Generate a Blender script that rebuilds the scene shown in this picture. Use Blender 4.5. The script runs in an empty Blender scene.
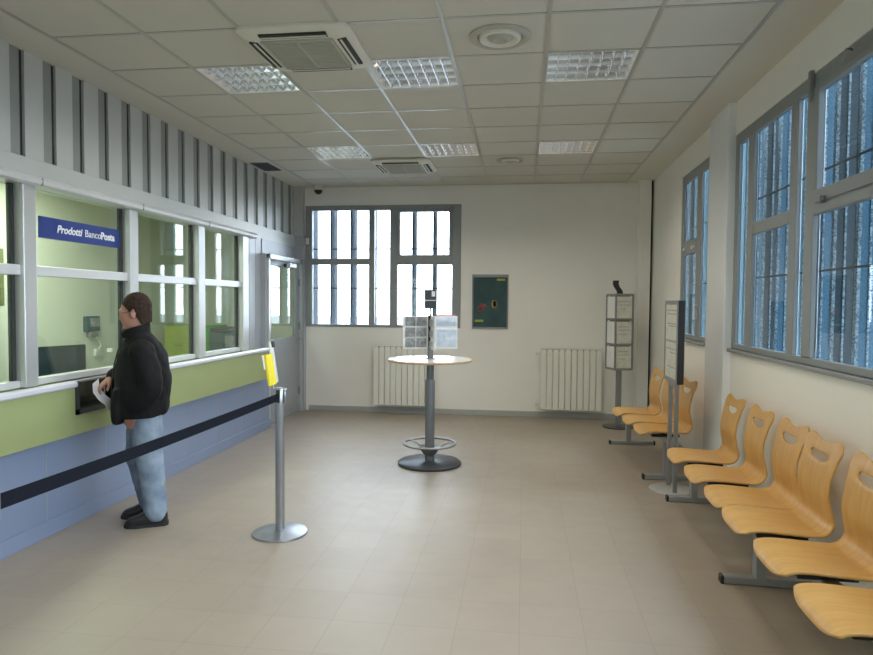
import bpy, bmesh, math, random
from mathutils import Vector, Matrix, noise
random.seed(7)
scn = bpy.context.scene
COL = scn.collection
PI = math.pi

# ------------------------------------------------------------------ helpers
class MB:
    """collects solids in one bmesh"""
    def __init__(self): self.bm = bmesh.new()
    def box(self, x0, x1, y0, y1, z0, z1, M=None):
        vs = [self.bm.verts.new(Vector(p) if M is None else M @ Vector(p)) for p in
              ((x0,y0,z0),(x1,y0,z0),(x1,y1,z0),(x0,y1,z0),(x0,y0,z1),(x1,y0,z1),(x1,y1,z1),(x0,y1,z1))]
        for f in ((0,3,2,1),(4,5,6,7),(0,1,5,4),(1,2,6,5),(2,3,7,6),(3,0,4,7)):
            self.bm.faces.new([vs[i] for i in f])
        return self
    def rbox(self, x0, x1, y0, y1, z0, z1, r=.005, seg=2, M=None):
        b = MB().box(x0,x1,y0,y1,z0,z1)
        bmesh.ops.bevel(b.bm, geom=list(b.bm.edges), offset=r, segments=seg, profile=.5, affect='EDGES')
        return self.add(b, M)
    def add(self, other, M=None):
        mp = {}
        for v in other.bm.verts: mp[v] = self.bm.verts.new(v.co if M is None else M @ v.co)
        for f in other.bm.faces:
            try: self.bm.faces.new([mp[v] for v in f.verts])
            except ValueError: pass
        other.bm.free(); return self
    def rings(self, rings, cap=True, closed=True):
        rs = [[self.bm.verts.new(p) for p in r] for r in rings]
        n = len(rs[0])
        for a, b in zip(rs, rs[1:]):
            for i in range(n if closed else n-1):
                j = (i+1) % n
                self.bm.faces.new((a[i], a[j], b[j], b[i]))
        if cap:
            self.bm.faces.new(list(reversed(rs[0]))); self.bm.faces.new(rs[-1])
        return self
    def tube(self, pts, r, n=12, cap=True):
        pts = [Vector(p) for p in pts]
        rad = r if isinstance(r, (list, tuple)) else [r]*len(pts)
        out = []; up = None
        for i, p in enumerate(pts):
            t = (pts[min(i+1,len(pts)-1)] - pts[max(i-1,0)]).normalized()
            if up is None:
                up = Vector((0,0,1)) if abs(t.z) < .9 else Vector((1,0,0))
            a = (up - t*up.dot(t)).normalized(); b = t.cross(a); up = a
            out.append([p + (a*math.cos(k*2*PI/n) + b*math.sin(k*2*PI/n))*rad[i] for k in range(n)])
        return self.rings(out, cap)
    def lathe(self, prof, cx=0, cy=0, n=40, cap=True):
        return self.rings([[(cx+r*math.cos(k*2*PI/n), cy+r*math.sin(k*2*PI/n), z) for k in range(n)] for r, z in prof], cap)
    def torus(self, c, R, r, n=48, m=10):
        rs = []
        for i in range(n+1):
            a = i*2*PI/n
            rs.append([(c[0]+(R+r*math.cos(b*2*PI/m))*math.cos(a), c[1]+(R+r*math.cos(b*2*PI/m))*math.sin(a), c[2]+r*math.sin(b*2*PI/m)) for b in range(m)])
        return self.rings(rs, False)
    def prism(self, poly, axis, a, b):
        """poly: 2D points in the two axes other than axis, extruded a..b"""
        def P(p, t):
            if axis == 'x': return (t, p[0], p[1])
            if axis == 'y': return (p[0], t, p[1])
            return (p[0], p[1], t)
        return self.rings([[P(p,a) for p in poly], [P(p,b) for p in poly]])
    def ell(self, c, r, M=None, u=20, v=12):
        b = bmesh.new()
        bmesh.ops.create_uvsphere(b, u_segments=u, v_segments=v, radius=1)
        for w in b.verts:
            q = Vector((w.co.x*r[0], w.co.y*r[1], w.co.z*r[2]))
            if M is not None: q = M @ q
            w.co = q + Vector(c)
        o = MB(); o.bm.free(); o.bm = b
        return self.add(o)
    def build(self, name, mat, parent=None, smooth=None, bevel=0, loc=None):
        bmesh.ops.remove_doubles(self.bm, verts=self.bm.verts, dist=1e-6)
        bmesh.ops.recalc_face_normals(self.bm, faces=self.bm.faces)
        me = bpy.data.meshes.new(name)
        self.bm.to_mesh(me); self.bm.free()
        if mat is not None: me.materials.append(mat)
        o = bpy.data.objects.new(name, me); COL.objects.link(o)
        if parent is not None: o.parent = parent
        if loc: o.location = loc
        if bevel:
            m = o.modifiers.new('bevel', 'BEVEL'); m.width = bevel; m.segments = 2; m.limit_method = 'ANGLE'
        if smooth is not None:
            try: me.shade_smooth()
            except Exception: pass
            if smooth < 180:
                e = o.modifiers.new('split', 'EDGE_SPLIT'); e.split_angle = math.radians(smooth)
        return o

def tag(o, label=None, cat=None, group=None, kind=None):
    if label: o['label'] = label
    if cat: o['category'] = cat
    if group: o['group'] = group
    if kind: o['kind'] = kind
    return o
def thing(name, label, cat, loc=(0,0,0), rz=0, group=None):
    o = bpy.data.objects.new(name, None); COL.objects.link(o)
    o.empty_display_size = .1
    o.location = loc; o.rotation_euler = (0,0,rz)
    return tag(o, label, cat, group)
def struct(mb, name, mat, parent=None, **k):
    o = mb.build(name, mat, parent, **k); o['kind'] = 'structure'; return o
def copy_tree(o, parent=None):
    c = o.copy(); COL.objects.link(c)
    if parent is not None: c.parent = parent
    for ch in list(o.children): copy_tree(ch, c)
    return c
def T(x=0,y=0,z=0): return Matrix.Translation((x,y,z))
def Rz(a): return Matrix.Rotation(a,4,'Z')
def Rx(a): return Matrix.Rotation(a,4,'X')
def Ry(a): return Matrix.Rotation(a,4,'Y')

# ------------------------------------------------------------------ materials
def new_mat(name):
    m = bpy.data.materials.new(name); m.use_nodes = True
    nt = m.node_tree; return m, nt, nt.nodes['Principled BSDF']
def mat(name, col, rough=.5, metal=0, var=.06, scale=6, bump=0, bscale=80, spec=.5):
    m, nt, p = new_mat(name)
    p.inputs['Roughness'].default_value = rough; p.inputs['Metallic'].default_value = metal
    p.inputs['Specular IOR Level'].default_value = spec
    N = nt.nodes; L = nt.links
    tc = N.new('ShaderNodeTexCoord')
    nz = N.new('ShaderNodeTexNoise'); nz.inputs['Scale'].default_value = scale; nz.inputs['Detail'].default_value = 4
    L.new(tc.outputs['Object'], nz.inputs['Vector'])
    cr = N.new('ShaderNodeValToRGB')
    cr.color_ramp.elements[0].position = .3; cr.color_ramp.elements[1].position = .7
    cr.color_ramp.elements[0].color = [c*(1-var) for c in col] + [1]
    cr.color_ramp.elements[1].color = [min(1,c*(1+var)) for c in col] + [1]
    L.new(nz.outputs['Fac'], cr.inputs['Fac']); L.new(cr.outputs['Color'], p.inputs['Base Color'])
    if bump:
        n2 = N.new('ShaderNodeTexNoise'); n2.inputs['Scale'].default_value = bscale
        L.new(tc.outputs['Object'], n2.inputs['Vector'])
        b = N.new('ShaderNodeBump'); b.inputs['Strength'].default_value = bump; b.inputs['Distance'].default_value = .01
        L.new(n2.outputs['Fac'], b.inputs['Height']); L.new(b.outputs['Normal'], p.inputs['Normal'])
    return m
def glass_mat(name, tint=(.95,.97,.96), f0=.07, rough=0.0, gcol=(1,1,1)):
    m = bpy.data.materials.new(name); m.use_nodes = True
    nt = m.node_tree; N = nt.nodes; L = nt.links; N.clear()
    out = N.new('ShaderNodeOutputMaterial'); mix = N.new('ShaderNodeMixShader')
    tr = N.new('ShaderNodeBsdfTransparent'); tr.inputs['Color'].default_value = (*tint,1)
    gl = N.new('ShaderNodeBsdfGlossy'); gl.inputs['Roughness'].default_value = rough; gl.inputs['Color'].default_value = (*gcol,1)
    lw = N.new('ShaderNodeLayerWeight'); lw.inputs['Blend'].default_value = .5
    pw = N.new('ShaderNodeMath'); pw.operation = 'POWER'; pw.inputs[1].default_value = 5
    ma = N.new('ShaderNodeMath'); ma.operation = 'MULTIPLY_ADD'; ma.inputs[1].default_value = 1-f0; ma.inputs[2].default_value = f0
    L.new(lw.outputs['Facing'], pw.inputs[0]); L.new(pw.outputs[0], ma.inputs[0])
    L.new(ma.outputs[0], mix.inputs['Fac']); L.new(tr.outputs[0], mix.inputs[1]); L.new(gl.outputs[0], mix.inputs[2])
    L.new(mix.outputs[0], out.inputs['Surface'])
    return m

M = {}
M['plaster'] = mat('white plaster', (.87,.86,.825), .7, var=.02, scale=1.5, bump=.05)
M['ceilplaster'] = mat('ceiling plaster', (.69,.665,.59), .8, var=.02, scale=1)
M['tile_ceiling'] = mat('mineral ceiling tile', (.65,.63,.56), .85, var=.03, scale=1.2, bump=.15, bscale=160)
M['grid'] = mat('ceiling grid metal', (.50,.495,.45), .28, .3, var=.02)
M['rib'] = mat('painted rib metal', (.55,.57,.55), .42, .1, var=.03, scale=2)
M['ribdark'] = mat('rib recess metal', (.30,.315,.305), .5, .1, var=.03)
M['black'] = mat('black plastic', (.018,.019,.02), .45, var=.1)
M['gap'] = mat('dark joint strip', (.03,.035,.03), .7, var=.1)
M['alu'] = mat('brushed aluminium', (.60,.61,.61), .36, .55, var=.03, scale=3)
M['alulight'] = mat('light aluminium', (.72,.74,.76), .32, .35, var=.03, scale=3)
M['frame'] = mat('grey window frame', (.29,.31,.315), .42, .15, var=.03)
M['basemetal'] = mat('blue grey wall panel', (.245,.305,.44), .33, .15, var=.03, scale=1.5)
M['green'] = mat('pale green laminate', (.315,.365,.165), .4, var=.03, scale=3)
M['rim'] = mat('counter edge strip', (.70,.72,.80), .3, .15, var=.02)
M['doorgrey'] = mat('grey door paint', (.34,.365,.385), .4, .1, var=.03)
M['steel'] = mat('satin steel', (.36,.37,.39), .32, .8, var=.04, scale=12)
M['greymetal'] = mat('grey powder coat', (.27,.28,.29), .38, .3, var=.04)
M['benchmetal'] = mat('silver grey coat', (.33,.345,.36), .38, .3, var=.04)
M['tablemetal'] = mat('dark grey column paint', (.17,.175,.185), .35, .3, var=.04)
M['columnpaint'] = mat('white column paint', (.84,.87,.92), .22, var=.01, spec=.8)
M['darkmetal'] = mat('dark powder coat', (.05,.055,.065), .35, .2, var=.05)
M['belt'] = mat('black woven belt', (.008,.010,.016), .85, var=.15, scale=60, spec=.12)
M['white'] = mat('white enamel', (.80,.795,.74), .35, var=.01)
M['acwhite'] = mat('ivory plastic', (.76,.74,.65), .5, var=.02)
M['acgrille'] = mat('grille plastic', (.48,.47,.40), .6, var=.04)
M['tabletop'] = mat('white laminate top', (.86,.85,.82), .22, var=.015)
M['edge'] = mat('beech edge', (.56,.38,.22), .5, var=.12, scale=14)
M['paper'] = mat('white paper', (.80,.81,.82), .7, var=.03)
M['paperblue'] = mat('pale blue print', (.66,.74,.84), .6, var=.16, scale=22)
M['papergrey'] = mat('grey printed card', (.30,.31,.33), .6, var=.45, scale=30)
M['papercream'] = mat('cream printed sheet', (.62,.62,.55), .6, var=.1, scale=14)
M['red'] = mat('red print', (.75,.30,.28), .6, var=.1)
M['yellow'] = mat('yellow print', (.80,.66,.03), .5, var=.08, scale=9)
M['ink'] = mat('grey ink', (.33,.34,.33), .7)
M['acrylic'] = glass_mat('clear acrylic', (.97,.98,.985), .03)
M['teal'] = mat('poster teal', (.028,.075,.082), .65, var=.3, scale=4)
M['blue'] = mat('sign blue', (.010,.035,.22), .4, var=.03)
M['letter'] = mat('white lettering', (.85,.87,.9), .5, var=.0)
M['office'] = mat('cream office wall', (.75,.755,.64), .7, var=.02, scale=1)
M['officefloor'] = mat('office floor', (.40,.40,.34), .5, var=.05)
M['lime'] = mat('lime cabinet', (.36,.47,.02), .4, var=.05)
M['brightgreen'] = mat('green cabinet', (.05,.42,.04), .4, var=.05)
M['machine'] = mat('dark teal housing', (.03,.09,.10), .4, var=.2, scale=9)
M['screen'] = mat('dark screen', (.035,.055,.085), .15, var=.1)
M['glass'] = glass_mat('window glass', (.90,.95,.99), .04, gcol=(.6,.62,.64))
M['teller'] = glass_mat('security glass', (.87,.93,.87), .075)
M['hatchglass'] = glass_mat('hatch glass', (.6,.66,.58), .05)
M['frost'] = mat('frosted acrylic', (.84,.85,.86), .3, var=.02)
M['panelgrey'] = mat('pale grey metal panel', (.43,.46,.50), .38, .1, var=.03)
M['skirt'] = mat('grey skirting', (.42,.43,.425), .4, var=.03)
M['reflector'] = mat('mirror reflector', (.86,.87,.90), .13, 1.0, var=.02)
M['louver'] = mat('lamp louver', (.80,.81,.84), .2, .9, var=.02)
def emit_mat(name, col, e):
    m, nt, p = new_mat(name)
    p.inputs['Base Color'].default_value = (.8,.8,.8,1); p.inputs['Emission Color'].default_value = (*col,1); p.inputs['Emission Strength'].default_value = e
    return m
M["tube"] = emit_mat("lit fluorescent tube", (1,.93,.82), 2.2)
M['skin'] = mat('skin', (.40,.20,.145), .5, var=.08, scale=25)
M['hair'] = mat('dark brown hair', (.034,.020,.014), .75, var=.4, scale=60, bump=.5, bscale=120, spec=.2)
M['jacket'] = mat('black jacket cloth', (.009,.009,.010), .8, var=.3, scale=9, bump=.4, bscale=14, spec=.18)
M['shoe'] = mat('black shoe leather', (.014,.012,.013), .45, var=.2)
M['sole'] = mat('shoe sole', (.02,.02,.02), .7)
M['eyewhite'] = mat('eye', (.5,.48,.45), .3, var=0)
M['glasses'] = mat('spectacle frame', (.05,.03,.03), .3)
M['concrete'] = mat('outdoor concrete', (.17,.17,.165), .9, var=.15, scale=1)

def wood():
    m, nt, p = new_mat('varnished beech plywood')
    N = nt.nodes; L = nt.links
    tc = N.new('ShaderNodeTexCoord'); mp = N.new('ShaderNodeMapping')
    mp.inputs['Scale'].default_value = (1.2, 14, 1.2)
    L.new(tc.outputs['Object'], mp.inputs['Vector'])
    nz = N.new('ShaderNodeTexNoise'); nz.inputs['Scale'].default_value = 3; nz.inputs['Detail'].default_value = 6; nz.inputs['Distortion'].default_value = .6
    L.new(mp.outputs[0], nz.inputs['Vector'])
    cr = N.new('ShaderNodeValToRGB')
    cr.color_ramp.elements[0].position = .3; cr.color_ramp.elements[0].color = (.56,.31,.085,1)
    cr.color_ramp.elements[1].position = .72; cr.color_ramp.elements[1].color = (.66,.385,.125,1)
    L.new(nz.outputs['Fac'], cr.inputs['Fac']); L.new(cr.outputs['Color'], p.inputs['Base Color'])
    p.inputs['Roughness'].default_value = .34
    return m
M['wood'] = wood()
def denim():
    m, nt, p = new_mat('faded blue denim')
    N = nt.nodes; L = nt.links
    tc = N.new('ShaderNodeTexCoord')
    nz = N.new('ShaderNodeTexNoise'); nz.inputs['Scale'].default_value = 7; nz.inputs['Detail'].default_value = 5
    L.new(tc.outputs['Object'], nz.inputs['Vector'])
    cr = N.new('ShaderNodeValToRGB')
    cr.color_ramp.elements[0].position = .35; cr.color_ramp.elements[0].color = (.15,.205,.29,1)
    cr.color_ramp.elements[1].position = .68; cr.color_ramp.elements[1].color = (.29,.365,.455,1)
    L.new(nz.outputs['Fac'], cr.inputs['Fac']); L.new(cr.outputs['Color'], p.inputs['Base Color'])
    p.inputs['Roughness'].default_value = .85
    w = N.new('ShaderNodeTexNoise'); w.inputs['Scale'].default_value = 16
    L.new(tc.outputs['Object'], w.inputs['Vector'])
    b = N.new('ShaderNodeBump'); b.inputs['Strength'].default_value = .4; b.inputs['Distance'].default_value = .02
    L.new(w.outputs['Fac'], b.inputs['Height']); L.new(b.outputs['Normal'], p.inputs['Normal'])
    return m
M['denim'] = denim()
def floor_mat():
    m, nt, p = new_mat('beige ceramic floor tiles')
    N = nt.nodes; L = nt.links
    tc = N.new('ShaderNodeTexCoord')
    br = N.new('ShaderNodeTexBrick'); br.offset = 0; br.squash = 1
    br.inputs['Scale'].default_value = 1; br.inputs['Brick Width'].default_value = .3; br.inputs['Row Height'].default_value = .3
    br.inputs['Mortar Size'].default_value = .0022; br.inputs['Mortar Smooth'].default_value = .3
    br.inputs['Color1'].default_value = (0.323,0.276,0.223,1); br.inputs['Color2'].default_value = (0.339,0.291,0.235,1)
    br.inputs['Mortar'].default_value = (0.278,0.236,0.189,1)
    L.new(tc.outputs['Object'], br.inputs['Vector'])
    nz = N.new('ShaderNodeTexNoise'); nz.inputs['Scale'].default_value = 2.2; nz.inputs['Detail'].default_value = 6
    L.new(tc.outputs['Object'], nz.inputs['Vector'])
    mr = N.new('ShaderNodeMapRange'); mr.inputs['To Min'].default_value = .88; mr.inputs['To Max'].default_value = 1.08
    L.new(nz.outputs['Fac'], mr.inputs['Value'])
    mx = N.new('ShaderNodeVectorMath'); mx.operation = 'SCALE'
    L.new(br.outputs['Color'], mx.inputs[0]); L.new(mr.outputs[0], mx.inputs['Scale'])
    L.new(mx.outputs[0], p.inputs['Base Color'])
    n2 = N.new('ShaderNodeTexNoise'); n2.inputs['Scale'].default_value = 9
    L.new(tc.outputs['Object'], n2.inputs['Vector'])
    m2 = N.new('ShaderNodeMapRange'); m2.inputs['To Min'].default_value = .34; m2.inputs['To Max'].default_value = .48
    L.new(n2.outputs['Fac'], m2.inputs['Value']); L.new(m2.outputs[0], p.inputs['Roughness'])
    b = N.new('ShaderNodeBump'); b.inputs['Strength'].default_value = .2; b.inputs['Distance'].default_value = .002; b.invert = True
    L.new(br.outputs['Fac'], b.inputs['Height']); L.new(b.outputs['Normal'], p.inputs['Normal'])
    return m
M['floor'] = floor_mat()
def blade_mat(name, c1, c2, transl):
    """perforated lacquered metal of the outdoor blades: fine speckle, lets some light through"""
    m = bpy.data.materials.new(name); m.use_nodes = True
    nt = m.node_tree; N = nt.nodes; L = nt.links; N.clear()
    out = N.new('ShaderNodeOutputMaterial')
    tc = N.new('ShaderNodeTexCoord')
    nz = N.new('ShaderNodeTexNoise'); nz.inputs['Scale'].default_value = 90; nz.inputs['Detail'].default_value = 3
    L.new(tc.outputs['Object'], nz.inputs['Vector'])
    cr = N.new('ShaderNodeValToRGB'); cr.color_ramp.elements[0].position = .38; cr.color_ramp.elements[1].position = .62
    cr.color_ramp.elements[0].color = (*c1,1); cr.color_ramp.elements[1].color = (*c2,1)
    L.new(nz.outputs['Fac'], cr.inputs['Fac'])
    d = N.new('ShaderNodeBsdfDiffuse'); t = N.new('ShaderNodeBsdfTranslucent')
    L.new(cr.outputs['Color'], d.inputs['Color']); L.new(cr.outputs['Color'], t.inputs['Color'])
    mix = N.new('ShaderNodeMixShader'); mix.inputs['Fac'].default_value = transl
    L.new(d.outputs[0], mix.inputs[1]); L.new(t.outputs[0], mix.inputs[2]); L.new(mix.outputs[0], out.inputs['Surface'])
    return m
M['blade'] = blade_mat('blue grey blade', (0.060,0.124,0.176), (0.104,0.204,0.280), .15)
M['bladeedge'] = blade_mat('perforated blade edge', (0.103,0.163,0.205), (0.515,0.634,0.670), .5)  # pale speckle paints in the sun sparkle seen through the perforations
M['bladepale'] = blade_mat('pale blue blade', (0.188,0.357,0.426), (0.247,0.426,0.495), .3)
M['bladeback'] = blade_mat('steel grey blade', (0.167,0.185,0.204), (0.230,0.248,0.269), .1)
M['bladedark'] = blade_mat('dark blade', (0.035,0.054,0.067), (0.072,0.093,0.102), .1)

# ------------------------------------------------------------------ dimensions
H = 3.14; YB = 8.87; XR = 1.65; XL = -3.05; Y0 = -2.6
WZ0, WZ1 = 1.19, 2.88
XO = -5.0          # far wall of the office behind the counter

# ------------------------------------------------------------------ shell
struct(MB().box(-3.06, XR+.2, Y0-.2, YB+.2, -.1, 0), 'floor', M['floor'])
struct(MB().box(XO-.1, -3.06, Y0-.2, YB+.2, -.1, 0), 'floor_office', M['officefloor'])
struct(MB().box(-70, 70, -70, 80, -.5, -.3), 'ground', M['concrete'])
# ceiling: plaster margins, tile field
GX0 = -2.878; GY = 3.691; DY = .5735
gx1 = GX0 + .6*7
gy1 = GY + DY*9; gy0 = GY - DY*10
cut = {}
ceil = MB()
light_cells = {(1,1),(3,1),(5,1),(1,5),(3,5),(5,5),(1,-3),(3,-3),(5,-3),(2,0),(2,6)}      # column, row of the luminaire cells
for i in range(7):
    for j in range(-10, 9):
        if (i, j) in light_cells: continue
        ceil.box(GX0+.6*i, GX0+.6*i+.6, GY+DY*j, GY+DY*(j+1), H, H+.03)
ceil.box(GX0, gx1, gy1, YB+.1, H, H+.03)
ce = struct(ceil, 'ceiling', M['tile_ceiling'])
struct(MB().box(-3.4, GX0, Y0-.1, YB+.1, H, H+.03).box(gx1, XR+.2, Y0-.1, YB+.1, H, H+.03), 'ceiling_margin', M['ceilplaster'])
struct(MB().box(XO-.1, XR+.2, Y0-.2, YB+.2, H+.16, H+.3), 'ceiling_slab', M['ceilplaster'])
g = MB()
for i in range(8): g.box(GX0+.6*i-.012, GX0+.6*i+.012, gy0, YB, H-.005, H+.012)
for j in range(-10, 10):
    for i in range(7): g.box(GX0+.6*i+.012, GX0+.6*i+.588, GY+DY*j-.011, GY+DY*j+.011, H-.004, H+.011)
struct(g, 'ceiling_grid', M['grid'], ce)

# back wall with window opening
wb = MB()
wx0, wx1 = -3.05, -.855
wb.box(XO-.1, wx0, YB, YB+.2, 0, H+.16).box(wx1, XR+.2, YB, YB+.2, 0, H+.16)
wb.box(wx0, wx1, YB, YB+.2, 0, WZ0).box(wx0, wx1, YB, YB+.2, WZ1, H+.16)
struct(wb, 'wall_back', M['plaster'])
# right wall with two window openings; pier between
W2 = (6.14, 7.22); W3 = (-1.6, 5.53)
wr = MB()
wr.box(XR, XR+.06, Y0-.2, W3[0], 0, H+.16)
wr.box(XR, XR+.06, W3[1], W2[0], 0, H+.16).box(XR, XR+.06, W2[1], YB+.2, 0, H+.16)
for a, b in (W2, W3): wr.box(XR, XR+.06, a, b, 0, WZ0).box(XR, XR+.06, a, b, WZ1, H+.16)
struct(wr, 'wall_right', M['plaster'])
struct(MB().rbox(1.595, XR+.02, 5.47, 6.0, 0, H, .006), 'column_right', M['columnpaint'])
struct(MB().box(-3.2, XR+.2, Y0-.2, Y0, 0, H+.16), 'wall_front', M['plaster'])
struct(MB().rbox(1.47, 1.615, 8.70, YB, 0, H, .006), 'trim_pipe_box', M['plaster'])
struct(MB().box(1.615, 1.648, 8.80, YB, 0, H), 'trim_corner_joint', M['gap'])
struct(MB().rbox(-3.0, 1.47, YB-.014, YB, 0, .075, .003), 'baseboard_back', M['skirt'])
struct(MB().rbox(XR-.014, XR, Y0, 5.50, 0, .075, .003).rbox(XR-.014, XR, 6.08, 8.8, 0, .075, .003), 'baseboard_right', M['skirt'])

# ---- left wall
wl = MB()
wl.box(-3.12, XL, Y0, 3.99, 0, .955).box(-3.12, XL, 3.99, 4.60, 0, .765).box(-3.12, XL, 4.60, 7.52, 0, .955)   # below the counter
wlo = struct(wl, 'wall_left', M['basemetal'])
wp = MB()
wp.box(-3.20, -3.165, 7.05, 7.58, .955, 2.30)              # panels between glazing and door
wp.box(-3.12, XL-.01, 7.52, 7.58, 0, .955)
wp.box(-3.20, -3.155, 7.58, 8.79, 2.12, 2.30).box(-3.165,-3.10,7.54,7.58,.955,2.12)
wp.box(-3.18, -3.045, 8.78, YB, 0, 2.46).box(-3.165,-3.04,8.70,8.79,2.12,2.30)
struct(wp, 'wall_left_panels', M['panelgrey'])
j = MB()
for y in [y for y in [Y0+.4+.6*k for k in range(18)] if y < 7.4]: j.box(XL-.004, XL+.0015, y-.004, y+.004, .1, .95)
for y in (7.22, 7.40): j.box(-3.167, -3.163, y-.004, y+.004, .99, 2.29)
struct(j, 'panel_joint', M['doorgrey'], wlo)
struct(MB().rbox(XL, XL+.012, Y0, 7.55, .0, .105, .003), 'baseboard_left', M['basemetal'])
# ribbed cladding above the screen
XRIB = -3.20
rb = MB(); rk = MB(); rs = MB()
y = 3.771*1.0 + .062 - .2855*24
while y < YB:
    # joint at y, then light face, then recessed face, then next joint
    a, b = y+.014, y+.178
    c = y+.2855-.016
    if b > Y0:
        rb.box(XRIB-.07, XRIB, max(a,Y0), min(b,YB), 2.455, H)
        if c > Y0 and b < YB: rk.box(XRIB-.08, XRIB-.012, max(b,Y0), min(c, YB), 2.455, H)
        if c < YB: rs.box(XRIB-.08, XRIB-.02, max(c,Y0), min(y+.2855+.014, YB), 2.462, H)
    y += .2855
struct(rb, 'wall_left_cladding', M['rib'])
struct(rk, 'wall_left_recess', M['ribdark'])
struct(rs, 'wall_left_strip', M['gap'])
struct(MB().box(XRIB-.2, XRIB-.08, Y0, YB, 2.30, H+.16), 'wall_left_backing', M['ribdark'])
struct(MB().box(-3.27, -3.065, 8.79, YB, 2.46, H), 'trim_corner_panel', M['rib'])
struct(MB().rbox(-3.26, -3.175, Y0, YB-.09, 2.30, 2.456, .004), 'trim_fascia', M['rib'])

# office shell behind the glass
of = MB()
of.box(XO-.1, XO, Y0, YB, 0, H+.16)
of.box(XO, -3.2, 8.80, YB, 0, H)
of.box(XO, -3.2, 1.2, 1.3, 0, H)
struct(of, 'wall_office', M['office'])
struct(MB().box(XO, -3.42, Y0, YB, 2.75, 2.85), 'ceiling_office', M['ceilplaster'])

# ------------------------------------------------------------------ windows
def bars(mb, xs, zs, f, r=.005): pass
def pane_box(name, mbox, parent, m='glass'):
    o = struct(MB().box(*mbox), name, M[m], parent); return o
# window_1 : back
fr = MB()
yf0, yf1 = YB-.015, YB+.07
def fx(a,b,z0,z1,d0=yf0,d1=yf1): fr.rbox(a,b,d0,d1,z0,z1,.004,1)
fx(-3.05,-2.955,WZ0,WZ1); fx(-.975,-.855,WZ0,WZ1)
fx(-2.955,-.975,2.815,WZ1); fx(-2.955,-.975,WZ0,1.225)
fx(-2.14,-2.06,1.225,2.815); fx(-1.842,-1.737,1.225,2.815)
fx(-2.955,-2.14,2.06,2.145); fx(-1.737,-.975,2.06,2.195)
# opening sash of the upper right light
fx(-1.737,-1.70,2.195,2.815,yf0-.012,yf1); fx(-1.02,-.975,2.195,2.815,yf0-.012,yf1)
fx(-1.70,-1.02,2.785,2.815,yf0-.012,yf1)
w1 = struct(fr, 'window_1', M['frame'])
for a,b,z0,z1 in ((-2.955,-2.14,1.225,2.06),(-2.955,-2.14,2.145,2.815),(-2.06,-1.842,1.225,2.815),(-1.737,-.975,1.225,2.06),(-1.70,-1.02,2.195,2.785)):
    pane_box('glass_pane', (a,b,YB+.03,YB+.038,z0,z1), w1)
hb = MB()
hb.rbox(-1.72,-1.56,yf0-.02,yf0,2.075,2.095,.004,1).rbox(-1.15,-.99,yf0-.02,yf0,2.075,2.095,.004,1)
hb.tube([(-.99,yf0-.01,2.86),(-.96,yf0-.06,2.83),(-.97,yf0-.05,2.76),(-1.0,yf0-.02,2.70)],.009,8)
hb.rbox(-1.36,-1.31,yf0-.03,yf0,2.80,2.85,.004,1)
struct(hb, 'window_handle', M['greymetal'], w1)

# right windows
xf0, xf1 = XR+.005, XR+.038
def fr_right(mb, a, b, z0, z1, x0=xf0): mb.rbox(x0, xf1, a, b, z0, z1, .004, 1)
f2 = MB()
fr_right(f2,7.13,7.22,WZ0,WZ1); fr_right(f2,6.14,6.2,WZ0,WZ1); fr_right(f2,6.2,7.13,2.79,WZ1); fr_right(f2,6.2,7.13,WZ0,1.24)
fr_right(f2,6.46,6.62,1.24,2.79); fr_right(f2,6.62,7.13,2.05,2.19)
w2 = struct(f2, 'window_2', M['frame'])
for a,b,z0,z1 in ((6.62,7.13,1.24,2.05),(6.62,7.13,2.19,2.79),(6.2,6.46,1.24,2.79)): pane_box('glass_pane',(XR+.024,XR+.032,a,b,z0,z1),w2)
h2 = MB().rbox(xf0-.03,xf0,6.51,6.54,1.40,1.53,.005).rbox(xf0-.02,xf0,6.7,6.75,2.09,2.12,.003,1).rbox(xf0-.02,xf0,7.02,7.07,2.09,2.12,.003,1)
struct(h2,'window_handle',M['alulight'],w2)
f3 = MB()
fr_right(f3,W3[0],W3[0]+.08,WZ0,WZ1)
fr_right(f3,5.39,5.53,WZ0,WZ1)
fr_right(f3,W3[0]+.08,5.39,2.795,WZ1); fr_right(f3,W3[0]+.08,5.39,WZ0,1.235)
fr_right(f3,5.055,5.175,1.235,2.795)
panes3 = [(5.175,5.39,1.235,2.795)]
P = 2.02
yo = 0
while True:
    a = yo
    if 4.39+a < W3[0]+1.2 and False: break
    fr_right(f3,4.285+a,4.39+a,1.235,2.795)                       # post beside the fixed light
    fr_right(f3,4.39+a,5.055+a,2.055,2.14)                        # transom of the fixed light
    panes3 += [(4.39+a,5.055+a,1.235,2.055),(4.39+a,5.055+a,2.14,2.795),(4.14+a,4.285+a,1.235,2.795)]
    fr_right(f3,4.02+a,4.14+a,1.235,2.795,xf0-.008)
    fr_right(f3,3.035+a,4.02+a,2.06,2.20,xf0-.012)                 # opening light: rail
    fr_right(f3,3.985+a,4.02+a,2.20,2.795,xf0-.012); fr_right(f3,3.035+a,3.07+a,2.20,2.795,xf0-.012)
    fr_right(f3,3.07+a,3.985+a,2.76,2.795,xf0-.012)
    panes3 += [(3.035+a,4.02+a,1.235,2.06),(3.07+a,3.985+a,2.20,2.76)]
    fr_right(f3,max(2.92+a,W3[0]),3.035+a,1.235,2.795)
    yo -= 2.135
    if 2.92+yo < W3[0]: break
a = 5.055+yo
panes3.append((W3[0]+.08, a, 1.235, 2.795))
w3 = struct(f3, 'window_3', M['frame'])
for a,b,z0,z1 in panes3: pane_box('glass_pane',(XR+.024,XR+.032,a,b,z0,z1),w3)
h3 = MB()
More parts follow.
